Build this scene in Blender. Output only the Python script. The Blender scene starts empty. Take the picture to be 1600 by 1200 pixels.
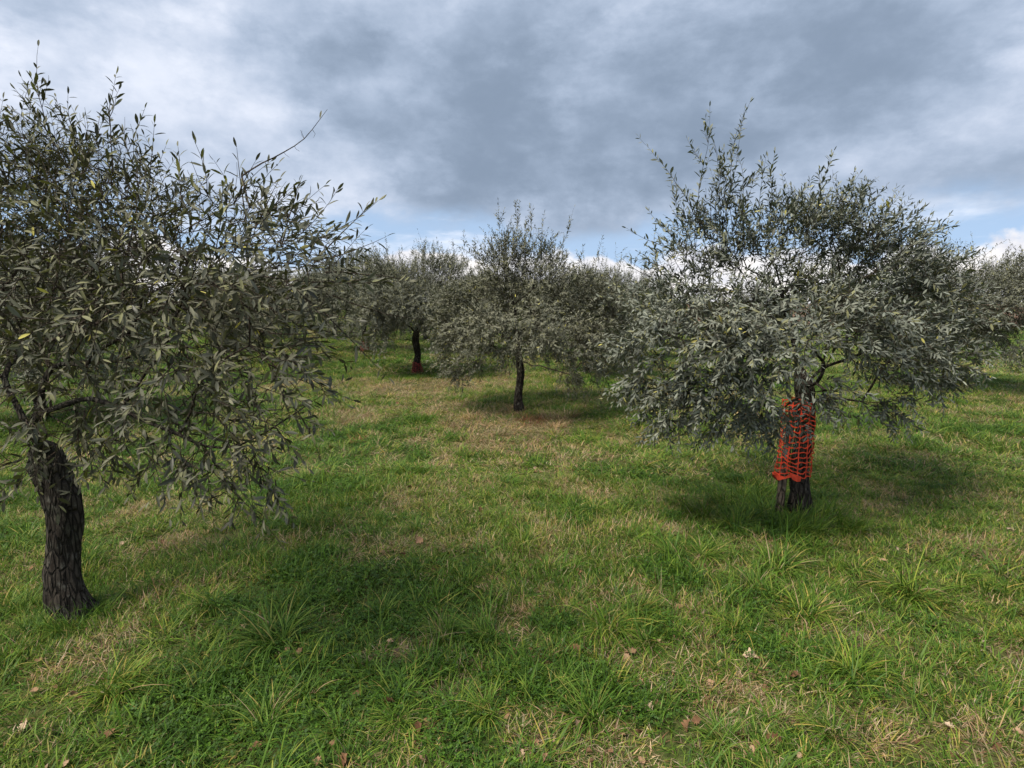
import bpy, math, random
import numpy as np
from mathutils import Vector, Matrix

sc = bpy.context.scene
col = sc.collection

# ------------------------------------------------------------------ camera
F = 901.0                      # focal length in photograph pixels (frame 1600 x 1200)
HORIZON = 465.0
PITCH = math.atan((600 - HORIZON) / F)
CAM_Z = 1.6
cd = bpy.data.cameras.new('camera'); cam = bpy.data.objects.new('camera', cd); col.objects.link(cam)
cam.location = (0, 0, CAM_Z); cam.rotation_euler = (math.pi / 2 - PITCH, 0, 0)
cd.sensor_fit = 'HORIZONTAL'; cd.sensor_width = 36; cd.lens = 36 * F / 1600
cd.clip_start = 0.05; cd.clip_end = 5000
sc.camera = cam

SUN_EL, SUN_AZ = 58.0, -125.0    # azimuth from +Y towards +X
sc.view_settings.view_transform = 'Standard'
sc.view_settings.look = 'None'
sc.view_settings.exposure = 1.24
sc.view_settings.gamma = 1.0

# ------------------------------------------------------------------ node helper
class NT:
    def __init__(s, tree): s.t = tree; s.n = tree.nodes; s.l = tree.links
    def new(s, typ, **kw):
        n = s.n.new(typ)
        for k, v in kw.items(): setattr(n, k, v)
        return n
    def put(s, sock, v):
        if isinstance(v, bpy.types.NodeSocket): s.l.new(v, sock)
        elif v is not None: sock.default_value = v
    def math(s, op, a, b=None, c=None, clamp=False):
        n = s.new('ShaderNodeMath', operation=op, use_clamp=clamp)
        for i, v in enumerate((a, b, c)): s.put(n.inputs[i], v)
        return n.outputs[0]
    def vmath(s, op, a, b=None, scale=None):
        n = s.new('ShaderNodeVectorMath', operation=op)
        s.put(n.inputs[0], a); s.put(n.inputs[1], b)
        if scale is not None: s.put(n.inputs['Scale'], scale)
        return n.outputs['Value'] if op in ('LENGTH', 'DOT_PRODUCT', 'DISTANCE') else n.outputs[0]
    def noise(s, vec, scale, detail=4, rough=0.55, dist=0.0, w=None):
        n = s.new('ShaderNodeTexNoise')
        if w is not None: n.noise_dimensions = '4D'; s.put(n.inputs['W'], w)
        s.put(n.inputs['Vector'], vec); s.put(n.inputs['Scale'], scale); s.put(n.inputs['Detail'], detail)
        s.put(n.inputs['Roughness'], rough); s.put(n.inputs['Distortion'], dist)
        return n.outputs[0]
    def ramp(s, fac, stops, interp='LINEAR'):
        n = s.new('ShaderNodeValToRGB'); r = n.color_ramp; r.interpolation = interp
        while len(r.elements) < len(stops): r.elements.new(0.5)
        for e, (p, c) in zip(r.elements, stops): e.position = p; e.color = (*c, 1)
        s.put(n.inputs[0], fac); return n.outputs[0]
    def mix(s, fac, a, b, mode='MIX'):
        n = s.new('ShaderNodeMix', data_type='RGBA', blend_type=mode)
        s.put(n.inputs[0], fac)
        s.put(n.inputs[6], a if not isinstance(a, tuple) else (*a, 1)); s.put(n.inputs[7], b if not isinstance(b, tuple) else (*b, 1))
        return n.outputs[2]
    def smooth(s, v, lo, hi, a=0.0, b=1.0):
        n = s.new('ShaderNodeMapRange', interpolation_type='SMOOTHSTEP')
        for i, x in enumerate((v, lo, hi, a, b)): s.put(n.inputs[i], x)
        return n.outputs[0]

# ------------------------------------------------------------------ sky: broken grey overcast, blue gap and sunlit cumulus low down
def pix_dir(px, py):
    v = np.array([(px - 800) / F, 1.0, (600 - py) / F]); c, s_ = math.cos(PITCH), math.sin(PITCH)
    d = np.array([v[0], v[1] * c + v[2] * s_, -v[1] * s_ + v[2] * c]); return d / np.linalg.norm(d)

world = bpy.data.worlds.new('World'); sc.world = world; world.use_nodes = True
W = NT(world.node_tree); W.n.clear()
D = W.new('ShaderNodeTexCoord').outputs['Generated']
sep = W.new('ShaderNodeSeparateXYZ'); W.put(sep.inputs[0], D); dz = sep.outputs[2]
sky = W.new('ShaderNodeTexSky', sky_type='NISHITA', sun_disc=False)
W.put(sky.inputs[0], W.vmath('NORMALIZE', W.vmath('ADD', D, (0, 0, .22))))
sky.sun_elevation = math.radians(SUN_EL); sky.sun_rotation = math.radians(SUN_AZ)
sky.air_density = 1.0; sky.dust_density = 0.6; sky.ozone_density = 1.0
blue = W.vmath('SCALE', sky.outputs[0], scale=0.078)
# cloud-layer coordinates: the direction carried to a flat layer overhead
zz = W.math('ADD', W.math('MAXIMUM', dz, 0.0), 0.24)
lay = W.vmath('DIVIDE', D, None)
cmb = W.new('ShaderNodeCombineXYZ')
for i in range(3): W.put(cmb.inputs[i], zz if i < 2 else 1.0)
W.put(lay.node.inputs[1], cmb.outputs[0])
n1 = W.noise(lay, 0.8, 3, 0.45, 0.1, w=3.1)
wv = W.new('ShaderNodeTexNoise'); W.put(wv.inputs['Vector'], lay); wv.inputs['Scale'].default_value = 1.6; wv.inputs['Detail'].default_value = 3
layw = W.vmath('ADD', lay, W.vmath('SCALE', W.vmath('SUBTRACT', wv.outputs['Color'], (.5, .5, .5)), scale=.55))
n2 = W.math('ADD', W.math('MULTIPLY', W.noise(W.vmath('MULTIPLY', D, (1, 1, 1.7)), 4.6, 9, 0.56, 0.1, w=8.4), .78), W.math('MULTIPLY', W.smooth(W.noise(W.vmath('MULTIPLY', D, (1, 1, 1.5)), 8.5, 8, 0.58, 0.0, w=2.4), .30, .70), .22))
stz = W.vmath('MULTIPLY', D, (1, 1, 1.9))
def blob(px, py, size):
    c = pix_dir(px, py) * np.array([1, 1, 1.9])
    dd = W.vmath('DISTANCE', stz, tuple(c))
    return W.math('EXPONENT', W.math('MULTIPLY', W.math('MULTIPLY', dd, dd), -1.0 / size ** 2))
v = W.math('ADD', W.math('ADD', W.math('MULTIPLY', n1, 0.75), W.math('MULTIPLY', n2, 0.62)), -0.135)
for px, py, size, amp in [(700, 265, .16, -.16), (860, 225, .26, -.17), (1050, 240, .2, -.13), (870, 310, .12, -.08), (1230, 90, .22, -.27), (850, 60, .2, -.06), (1130, 290, .2, -.08),
                          (370, 215, .15, .09), (480, 300, .16, .1), (350, 15, .08, .05), (430, 90, .2, -.06), (1090, 140, .13, .09), (1000, 175, .1, .05), (620, 330, .15, .09), (1240, 260, .12, .11), (1160, 330, .12, .12), (560, 110, .2, -.03)]:
    v = W.math('ADD', v, W.math('MULTIPLY', blob(px, py, size), amp * .75))
e1 = W.smooth(W.noise(W.vmath('MULTIPLY', D, (1, 1, 2.1)), 3.4, 10, 0.6, 0.15, w=6.3), .43, .57)
e2 = W.smooth(W.noise(W.vmath('MULTIPLY', D, (1, 1, 1.9)), 7.3, 10, 0.6, 0.1, w=1.1), .44, .60)
v = W.math('ADD', v, W.math('ADD', W.math('MULTIPLY', W.math('SUBTRACT', e1, .55), .085), W.math('MULTIPLY', W.math('SUBTRACT', e2, .5), .055)))
v = W.math('MULTIPLY_ADD', W.math('SUBTRACT', v, .5), 1.35, .45)
deck = W.ramp(v, [(0.2, (.118, .152, .205)), (0.38, (.178, .220, .288)), (0.52, (.240, .282, .355)), (0.66, (.325, .358, .425)), (0.8, (.43, .45, .50))], 'B_SPLINE')
# gap under the deck
edge = W.math('ADD', dz, W.math('MULTIPLY', W.math('SUBTRACT', n2, 0.5), 0.16))
edge = W.math('ADD', edge, W.math('MULTIPLY', blob(900, 330, .12), .035))
gap = W.smooth(edge, 0.10, 0.155, 1.0, 0.0)
strk = W.noise(W.vmath('MULTIPLY', D, (3.2, 3.2, 16)), 1.0, 6, 0.6, 0.4, w=1.7)
low = W.mix(W.smooth(strk, 0.44, 0.66, 0.0, 0.8), W.mix(.3, blue, (.37, .46, .55)), (.47, .49, .54))
# cumulus heads along the horizon
ctop = W.math('ADD', 0.062, W.math('MULTIPLY', W.math('SUBTRACT', W.noise(W.vmath('MULTIPLY', D, (1, 1, 1.6)), 5.5, 6, 0.6, 0.3, w=5.2), 0.45), 0.22))
cum = W.smooth(W.math('SUBTRACT', ctop, dz), -0.004, 0.012)
cumshade = W.noise(W.vmath('MULTIPLY', D, (1, 1, 2.2)), 14.0, 6, 0.6, 0.2, w=2.0)
cumc = W.ramp(cumshade, [(0.32, (.33, .34, .39)), (0.5, (.46, .455, .465)), (0.68, (.56, .53, .51))])
low = W.mix(cum, low, cumc)
skyc = W.mix(gap, deck, low)
# below the horizon: dull ground colour
skyc = W.mix(W.smooth(dz, -0.03, 0.0), (.12, .13, .07), skyc)
bg = W.new('ShaderNodeBackground'); W.put(bg.inputs[0], skyc); bg.inputs[1].default_value = 0.93
wo = W.new('ShaderNodeOutputWorld'); W.l.new(bg.outputs[0], wo.inputs[0])

# ------------------------------------------------------------------ sun, veiled by the cloud deck
sd = bpy.data.lights.new('sun', 'SUN'); sd.energy = 2.5; sd.angle = math.radians(26); sd.color = (1.0, 0.93, 0.80)
sun = bpy.data.objects.new('sun', sd); col.objects.link(sun)
e, a = math.radians(SUN_EL), math.radians(SUN_AZ)
sdir = Vector((math.cos(e) * math.sin(a), math.cos(e) * math.cos(a), math.sin(e)))
sun.rotation_euler = sdir.to_track_quat('Z', 'Y').to_euler(); sun.location = (0, 0, 30)

# ------------------------------------------------------------------ numeric helpers
rng = np.random.default_rng(11)
LAT = np.random.default_rng(5).random((256, 256))
def vn(x, y):
    x = np.asarray(x, float); y = np.asarray(y, float)
    xi = np.floor(x).astype(int); yi = np.floor(y).astype(int); fx = x - xi; fy = y - yi
    fx = fx * fx * (3 - 2 * fx); fy = fy * fy * (3 - 2 * fy)
    g = lambda i, j: LAT[i % 256, j % 256]
    return (g(xi, yi) * (1 - fx) + g(xi + 1, yi) * fx) * (1 - fy) + (g(xi, yi + 1) * (1 - fx) + g(xi + 1, yi + 1) * fx) * fy
def fbm(x, y, o=4):
    s_, a_, t = 0, 1.0, 0
    for i in range(o): s_ = s_ + a_ * vn(x * 2 ** i + 17.3 * i, y * 2 ** i + 9.1 * i); t += a_; a_ *= .5
    return s_ / t
sig = lambda t: 1 / (1 + np.exp(-np.clip(t, -30, 30)))
def hz(x, y):
    x = np.asarray(x, float); y = np.asarray(y, float); d = np.hypot(x, y)
    fade = np.clip(1.3 - d / 60, 0, 1)
    b = (0.05 * (fbm(x * .55, y * .55, 2) - .5) + 0.03 * (vn(x * 2.2 + 40, y * 2.2) - .5)) * fade
    yy = np.clip(y - 9, 0, 50)
    b = b + 0.016 * yy * sig(-(x + 2.5) / 2.5) - 0.02 * yy * sig((x - 2.5) / 2.5)
    return b - 0.012 * np.clip(d - 60, 0, 900)
def at(px, py, Y):
    d = pix_dir(px, py); return np.array([0, 0, CAM_Z]) + d * (Y / d[1])
def ground(px, py):
    d = pix_dir(px, py); t = 3.0
    for _ in range(30):
        p = np.array([0, 0, CAM_Z]) + d * t; t += (float(hz(p[0], p[1])) - p[2]) / d[2] * .8
    p = np.array([0, 0, CAM_Z]) + d * t; p[2] = float(hz(p[0], p[1])); return p
nrm = lambda v_: v_ / np.maximum(np.linalg.norm(v_, axis=-1, keepdims=True), 1e-9)

def mesh_np(name, verts, loops, starts, totals, mats=(), colors=None, smooth=False):
    me = bpy.data.meshes.new(name)
    me.vertices.add(len(verts)); me.vertices.foreach_set('co', np.ascontiguousarray(verts, dtype=np.float32).ravel())
    me.loops.add(len(loops)); me.loops.foreach_set('vertex_index', np.ascontiguousarray(loops, dtype=np.int32))
    me.polygons.add(len(starts)); me.polygons.foreach_set('loop_start', np.ascontiguousarray(starts, dtype=np.int32))
    me.polygons.foreach_set('loop_total', np.ascontiguousarray(totals, dtype=np.int32))
    if smooth: me.polygons.foreach_set('use_smooth', np.ones(len(starts), dtype=bool))
    for m in mats: me.materials.append(m)
    if colors is not None:
        at_ = me.attributes.new('Col', 'FLOAT_COLOR', 'POINT')
        c4 = np.ones((len(verts), 4), np.float32); c4[:, :3] = colors; at_.data.foreach_set('color', c4.ravel())
    me.update(calc_edges=True); me.validate(); return me
def join_polys(vs, polys_tmpl, nper):
    """repeat a template of polygons over many copies of nper vertices"""
    n = len(vs) // nper
    flat = np.concatenate([np.array(p) for p in polys_tmpl]); tot = np.array([len(p) for p in polys_tmpl])
    loops = (flat[None, :] + (np.arange(n) * nper)[:, None]).ravel()
    totals = np.tile(tot, n); starts = np.concatenate([[0], np.cumsum(totals)[:-1]]); return loops, starts, totals
def obj(name, me, parent=None, kind=None, loc=None):
    o = bpy.data.objects.new(name, me); col.objects.link(o)
    if parent is not None: o.parent = parent
    if kind: o['kind'] = kind
    if loc is not None: o.location = loc
    return o
def tag(o, label, cat, group=None):
    o['label'] = label; o['category'] = cat
    if group: o['group'] = group
    return o
def empty(name, loc):
    o = bpy.data.objects.new(name, None); o.empty_display_size = .1; col.objects.link(o); o.location = loc; return o

# ------------------------------------------------------------------ materials
def mat(name):
    m = bpy.data.materials.new(name); m.use_nodes = True; N = NT(m.node_tree); N.n.clear()
    out = N.new('ShaderNodeOutputMaterial'); return m, N, out
def principled(N, color, rough=.7, spec=.3, bump=None, bstr=.5, bdist=.01):
    p = N.new('ShaderNodeBsdfPrincipled'); N.put(p.inputs['Base Color'], color if not isinstance(color, tuple) else (*color, 1))
    N.put(p.inputs['Roughness'], rough); N.put(p.inputs['Specular IOR Level'], spec)
    if bump is not None:
        b = N.new('ShaderNodeBump'); N.put(b.inputs['Height'], bump); b.inputs['Strength'].default_value = bstr; b.inputs['Distance'].default_value = bdist
        N.l.new(b.outputs[0], p.inputs['Normal'])
    return p.outputs[0]
def mat_leaf():
    m, N, out = mat('olive_leaf')
    c = N.new('ShaderNodeAttribute', attribute_name='Col').outputs['Color']
    g = N.new('ShaderNodeNewGeometry'); back = g.outputs['Backfacing']
    oi = N.new('ShaderNodeObjectInfo').outputs['Random']
    under = N.mix(0.66, c, N.mix(1.0, N.mix(.5, c, (.10, .10, .08)), (2.75, 2.75, 2.75), 'MULTIPLY'))
    cc = N.mix(back, c, under)
    nz = N.noise(g.outputs['Position'], 3.0, 2)
    cc = N.mix(1.0, cc, N.ramp(nz, [(.3, (.8, .82, .82)), (.7, (1.15, 1.12, 1.05))]), 'MULTIPLY')
    p = principled(N, cc, N.math('ADD', N.math('MULTIPLY', back, .25), .45), N.math('SUBTRACT', .34, N.math('MULTIPLY', back, .2)))
    tr = N.new('ShaderNodeBsdfTranslucent'); N.put(tr.inputs[0], N.mix(1.0, c, (1.3, 1.5, .7), 'MULTIPLY'))
    mx = N.new('ShaderNodeMixShader'); mx.inputs[0].default_value = .14
    N.l.new(p, mx.inputs[1]); N.l.new(tr.outputs[0], mx.inputs[2]); N.l.new(mx.outputs[0], out.inputs[0]); return m
def mat_grass():
    m, N, out = mat('grass_blade')
    c = N.new('ShaderNodeAttribute', attribute_name='Col').outputs['Color']
    oi = N.new('ShaderNodeObjectInfo').outputs['Random']
    cc = N.mix(1.0, c, N.ramp(oi, [(0, (.78, .85, .8)), (.5, (1, 1, 1)), (1, (1.25, 1.13, .95))]), 'MULTIPLY')
    p = principled(N, cc, .55, .25)
    tr = N.new('ShaderNodeBsdfTranslucent'); N.put(tr.inputs[0], cc)
    mx = N.new('ShaderNodeMixShader'); mx.inputs[0].default_value = .3
    N.l.new(p, mx.inputs[1]); N.l.new(tr.outputs[0], mx.inputs[2]); N.l.new(mx.outputs[0], out.inputs[0]); return m
def mat_bark(name, a_, b_, scale=30):
    m, N, out = mat(name)
    P = N.new('ShaderNodeTexCoord').outputs['Object']
    st = N.vmath('MULTIPLY', P, (1, 1, .22))
    n_ = N.noise(st, scale, 8, .65, .6); n2_ = N.noise(P, 6, 4, .6)
    c = N.mix(N.smooth(n_, .35, .65), a_, b_); c = N.mix(N.smooth(n2_, .5, .75, 0, .55), c, (.13, .135, .10))
    vo = N.new('ShaderNodeTexVoronoi', feature='DISTANCE_TO_EDGE'); N.put(vo.inputs['Vector'], N.vmath('ADD', st, N.vmath('SCALE', N.new('ShaderNodeTexNoise').outputs['Color'], scale=.02))); vo.inputs['Scale'].default_value = scale * 1.5
    cr = N.smooth(vo.outputs['Distance'], .0, .16)
    c = N.mix(cr, N.mix(.65, c, (.008, .007, .006)), N.mix(N.smooth(N.noise(P, 17, 6, .65), .52, .68, 0, .6), c, (.17, .165, .14)))
    N.l.new(principled(N, c, .9, .15, N.math('ADD', n_, N.math('MULTIPLY', cr, .8)), 1.0, .02), out.inputs[0]); return m
def mat_plain(name, c, rough=.6, spec=.3, var=.25, scale=25):
    m, N, out = mat(name); P = N.new('ShaderNodeTexCoord').outputs['Object']
    n_ = N.noise(P, scale, 5, .6)
    cc = N.mix(N.smooth(n_, .3, .7), tuple(x * (1 - var) for x in c), tuple(x * (1 + var) for x in c))
    N.l.new(principled(N, cc, rough, spec, n_, .25, .004), out.inputs[0]); return m
def mat_ground():
    m, N, out = mat('ground_turf')
    P = N.new('ShaderNodeNewGeometry').outputs['Position']
    big = N.noise(P, .35, 5, .6); mid = N.noise(P, 2.2, 6, .6); fine = N.noise(P, 38, 6, .7)
    c = N.ramp(mid, [(.3, (.028, .05, .012)), (.48, (.05, .075, .02)), (.62, (.11, .10, .045)), (.75, (.17, .135, .075))])
    c = N.mix(N.smooth(big, .42, .62, 0, .5), c, (.12, .13, .04))
    c = N.mix(1.0, c, N.ramp(fine, [(.3, (.5, .5, .5)), (.7, (1.4, 1.35, 1.2))]), 'MULTIPLY')
    # bare reddish ploughed soil on the far slope
    sp = N.new('ShaderNodeSeparateXYZ'); N.put(sp.inputs[0], P)
    far = N.math('MULTIPLY', N.smooth(sp.outputs[1], 45, 60), N.smooth(sp.outputs[0], 12, 22))
    c = N.mix(far, c, (.20, .125, .085))
    N.l.new(principled(N, c, .95, .1, fine, .7, .03), out.inputs[0]); return m
M_LEAF, M_GRASS, M_GROUND = mat_leaf(), mat_grass(), mat_ground()
M_BARK = mat_bark('olive_bark', (.018, .014, .011), (.070, .058, .046))
M_TWIG = mat_bark('olive_twig', (.075, .055, .040), (.16, .125, .095), 60)
M_STAKE = mat_bark('weathered_wood', (.10, .075, .055), (.20, .155, .115), 24)
M_NET = mat_plain('orange_plastic_net', (.50, .048, .019), .6, .3, .35, 14)
M_NET2 = mat_plain('shaded_red_net', (.20, .030, .022), .6, .3, .3, 30)  # net sleeves low on the trunks: their shade is put into this darker red

# ------------------------------------------------------------------ ground sheet
n = 330; t = np.linspace(-1, 1, n); k = 8.0
ax = np.sinh(k * t) / math.sinh(k) * 1200
gx, gy = np.meshgrid(ax, ax + 3.0)
gv = np.stack([gx.ravel(), gy.ravel(), hz(gx, gy).ravel()], 1)
i, j = np.meshgrid(np.arange(n - 1), np.arange(n - 1)); q = (j * n + i).ravel()
loops = np.stack([q, q + 1, q + n + 1, q + n], 1).ravel()
obj('ground', mesh_np('ground', gv, loops, np.arange(len(q)) * 4, np.full(len(q), 4), [M_GROUND], smooth=True), kind='structure')

# ------------------------------------------------------------------ olive leaves
LEAF_T = np.array([(0, 0, 0), (.28, .42, .015), (.28, -.42, .015), (.66, .44, .0), (.66, -.44, .0), (1, 0, -.07)])
LEAF_P = [(0, 2, 1), (1, 2, 4, 3), (3, 4, 5)]
FINE_T = np.array([(0, 0, 0), (.10, .16, .01), (.10, 0, -.005), (.10, -.16, .01), (.32, .45, .03), (.32, 0, .0), (.32, -.45, .03), (.62, .5, .02), (.62, 0, -.015), (.62, -.5, .02),
                   (.86, .27, -.03), (.86, 0, -.055), (.86, -.27, -.03), (1, 0, -.10)])
FINE_P = [(0, 2, 1), (0, 3, 2), (1, 2, 5, 4), (2, 3, 6, 5), (4, 5, 8, 7), (5, 6, 9, 8), (7, 8, 11, 10), (8, 9, 12, 11), (10, 11, 13), (11, 12, 13)]
def leaf_cols(R, n_, tone=(1, 1, 1)):
    base = np.array([.054, .058, .043]); lite = np.array([.106, .110, .085]); ol = np.array([.105, .105, .038]); ye = np.array([.34, .30, .05])
    u = R.random(n_)[:, None]; c = base + (lite - base) * u
    w = R.random(n_); c = c * np.array(tone)
    c = np.where((w < (.22 if tone[2] < .7 else .10))[:, None], ol * (.7 + .5 * u), c); c = np.where((w > .994)[:, None], ye, c); return c
def leaf_frames(P, A, N, L, Wd):
    A = nrm(A); S = nrm(np.cross(A, N)); N = np.cross(S, A); return A, S, N
def leaf_mesh(P, A, N, L, Wd, C, fine=False):
    T, PT = (FINE_T, FINE_P) if fine else (LEAF_T, LEAF_P)
    A, S, N = leaf_frames(P, A, N, L, Wd)
    V = P[:, None] + A[:, None] * (T[None, :, 0:1] * L[:, None, None]) + S[:, None] * (T[None, :, 1:2] * Wd[:, None, None]) + N[:, None] * (T[None, :, 2:3] * L[:, None, None])
    V = V.reshape(-1, 3); lo, st, to = join_polys(V, PT, len(T))
    return mesh_np('foliage', V, lo, st, to, [M_LEAF], np.repeat(C, len(T), 0), smooth=fine)

def tubes(paths, radii, sides):
    """list of polylines -> verts, loops, starts, totals (quads), tips left open"""
    VV, LL, off = [], [], 0
    for p, r in zip(paths, radii):
        m = len(p); tg = np.gradient(p, axis=0); tg = nrm(tg)
        ref = np.array([0.31, .93, .2]) if abs(tg[0, 0]) > .8 else np.array([.95, .2, .24])
        u = nrm(np.cross(tg, ref)); w_ = np.cross(tg, u)
        s_ = sides if isinstance(sides, int) else sides(r)
        an = np.arange(s_) * 2 * math.pi / s_
        ring = p[:, None] + r[:, None, None] * (u[:, None] * np.cos(an)[None, :, None] + w_[:, None] * np.sin(an)[None, :, None])
        VV.append(ring.reshape(-1, 3))
        a_ = np.arange(m - 1)[:, None] * s_ + np.arange(s_)[None]; b_ = np.arange(m - 1)[:, None] * s_ + (np.arange(s_)[None] + 1) % s_
        LL.append(np.stack([a_, b_, b_ + s_, a_ + s_], -1).reshape(-1, 4) + off); off += m * s_
    V = np.concatenate(VV); Lq = np.concatenate(LL)
    return V, Lq.ravel(), np.arange(len(Lq)) * 4, np.full(len(Lq), 4)

# ------------------------------------------------------------------ olive tree builder
def grow(seed, base, trunk_h, trunk_r, lobes, dens, shoots, leaf_len=.058, twig_len=.26, spacing=.022, lean=(0, 0), leafiness=1.0, droop=1.0, bare_=.14, slim=1.0):
    """lobes: (x, y, z, radius); shoots: (base point, tip point). All in world space relative to `base`. Returns skeleton chains, twigs, leaves."""
    R = np.random.default_rng(seed)
    tr = [np.array([lean[0] * s_ + .02 * math.sin(9 * s_ + seed), lean[1] * s_ + .02 * math.cos(7 * s_ + seed), trunk_h * s_]) for s_ in np.linspace(0, 1, 8)]
    nodes = [*tr]; par = [-1] + list(range(7)); plen = [0.0] * 8
    C = np.array([l[:3] for l in lobes]); cen = C.mean(0); top = tr[-1]
    zlo, zhi = min(l[2] - l[3] for l in lobes), max(l[2] + l[3] for l in lobes)
    # attractors inside the lobes, more of them towards the lobe surface
    pts, lob = [], []
    for li, l in enumerate(lobes):
        m = max(4, int(dens * l[3] ** 2.2 * (l[4] if len(l) > 4 else 1)))
        d = nrm(R.normal(size=(m, 3))); rr = l[3] * R.random(m) ** .45
        pts.append(np.array(l[:3]) + d * rr[:, None] * np.array([1, 1, .85])); lob += [li] * m
    # lobe centres first: these carry the limbs
    order = sorted(range(len(lobes)), key=lambda q_: np.linalg.norm(C[q_] - top))
    pts = np.concatenate(pts); od = np.argsort(np.linalg.norm(pts - top, axis=1))
    targets = [(C[q_], False) for q_ in order] + [(pts[q_], True) for q_ in od]
    NB = np.array(nodes); buf = np.zeros((80000, 3)); buf[:8] = NB; pl = np.zeros(80000); cnt = 8
    pl[:8] = [trunk_h * .7 + .0] * 8; pl[:5] = 9; 
    ends = []
    for p, isend in targets:
        dd = np.linalg.norm(buf[:cnt] - p, axis=1); cost = dd + .32 * pl[:cnt]
        # discourage attaching from above
        cost = cost + .35 * np.maximum(0, buf[:cnt, 2] - p[2] - .1)
        b = int(np.argmin(cost)); d = dd[b]
        st = max(1, int(d / .10)); a0 = buf[b].copy(); prev = b
        ctl = (a0 + p) / 2 + np.array([0, 0, (.16 if not isend else .06) * d]) + R.normal(size=3) * .07 * d
        for q_ in range(1, st + 1):
            s_ = q_ / st; x = (1 - s_) ** 2 * a0 + 2 * s_ * (1 - s_) * ctl + s_ * s_ * p
            if q_ < st: x = x + R.normal(size=3) * .012
            buf[cnt] = x; pl[cnt] = pl[prev] + np.linalg.norm(x - buf[prev]); par.append(prev); prev = cnt; cnt += 1
        if isend: ends.append(prev)
    P = buf[:cnt]; par = np.array(par)
    # pipe-model radii
    area = np.full(cnt, 0.0); haskid = np.zeros(cnt, bool); haskid[par[par >= 0]] = True
    ex = 2.35; area[~haskid] = .0013 ** ex
    for q_ in range(cnt - 1, 0, -1): area[par[q_]] += area[q_]
    rad = area ** (1 / ex); rad[:8] = np.maximum(rad[:8], 0); sc_ = min(1.0, trunk_r * .8 / rad[7]) if rad[7] > 0 else 1
    rad = np.where(rad > .004, .004 + (rad - .004) * sc_, rad)
    rad[:8] = trunk_r * np.array([1.16, 1.05, 1.0, .97, .95, .95, .98, 1.0]) 
    # chains
    kids = [[] for _ in range(cnt)]
    for q_ in range(1, cnt): kids[par[q_]].append(q_)
    chains, stack = [], [(0, -1)]
    while stack:
        s_, pp = stack.pop(); ch = [pp, s_] if pp >= 0 else [s_]
        while kids[ch[-1]]:
            ks = sorted(kids[ch[-1]], key=lambda q_: -rad[q_]); 
            for o_ in ks[1:]: stack.append((o_, ch[-1]))
            ch.append(ks[0])
        ch = np.array(ch); r = rad[ch].copy()
        if pp >= 0 and len(r) > 1: r[0] = r[1]
        chains.append((P[ch], r))
    # leafy twigs at the ends, drooping low down, rising at the top
    TW, TR, LP, LA, LN, LL, LW = [], [], [], [], [], [], []
    def twig(p0, d0, length, bend, r0=.0019, leaf=leaf_len, sp=spacing, dens_=1.0, frm=.08):
        m = max(4, int(length / .045)); q = [p0]; d = d0 / np.linalg.norm(d0)
        for _ in range(m):
            d = d + np.array(bend) / m + R.normal(size=3) * .07; d = d / np.linalg.norm(d); q.append(q[-1] + d * length / m)
        q = np.array(q); TW.append(q); TR.append(np.linspace(r0, .0007, len(q)))
        nn = int(length * (1 - frm) / sp)
        if nn < 1: return
        s_ = frm + (1 - frm) * (np.arange(nn) + .5) / nn; f = s_ * m; i0 = np.minimum(f.astype(int), m - 1); fr = (f - i0)[:, None]
        c = q[i0] * (1 - fr) + q[i0 + 1] * fr; tg = nrm(q[i0 + 1] - q[i0])
        u = nrm(np.cross(tg, np.array([.3, .2, .93]) + R.normal(size=3) * .3)); w_ = np.cross(tg, u)
        for sgn in (1, -1):
            ph = np.where(np.arange(nn) % 2 == 0, 0.0, math.pi / 2) + R.normal(size=nn) * .45
            side = (u * np.cos(ph)[:, None] + w_ * np.sin(ph)[:, None]) * sgn
            el = np.radians(R.normal(46, 13, nn))[:, None]
            A = tg * np.cos(el) + side * np.sin(el) + np.array([0, 0, -.12]) + R.normal(size=(nn, 3)) * .12
            kp = R.random(nn) < .86 * dens_
            N_ = np.cross(np.cross(A, tg), A); N_ = nrm(N_) * .55 + np.array([0, 0, .8]) + R.normal(size=(nn, 3)) * .45
            sz = leaf * (1 - .45 * s_ ** 3) * R.uniform(.68, 1.15, nn)
            LP.append((c + side * .0015)[kp]); LA.append(A[kp]); LN.append(N_[kp]); LL.append(sz[kp]); LW.append((sz * R.uniform(.22, .31, nn) * slim)[kp])
        if dens_ < .2: return
        # end leaf pair
        LP.append(q[-1:]); LA.append(tg[-1:] + R.normal(size=(1, 3)) * .1); LN.append(R.normal(size=(1, 3)) * .5 + np.array([[0, 0, .6]])); LL.append(np.array([leaf * .6])); LW.append(np.array([leaf * .15]))
    for e_ in ends:
        p = P[e_]; bd = nrm(P[e_] - P[par[e_]]); outw = p - np.array([0, 0, .2]) - cen; outw = outw / (np.linalg.norm(outw) + 1e-6)
        h = (p[2] - zlo) / (zhi - zlo)
        for q_ in range(2 if R.random() < .6 else 1):
            d = .8 * bd + .75 * outw + np.array([0, 0, (-.75 + 1.7 * h) * droop]) + R.normal(size=3) * (.45 + .3 * (1 - droop))
            bare = R.random() < bare_
            twig(p, d, twig_len * R.uniform(.5, 1.3), (R.normal() * .3, R.normal() * .3, (-1.0 + 1.6 * h) * droop), dens_=0.12 if bare else leafiness)
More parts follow.
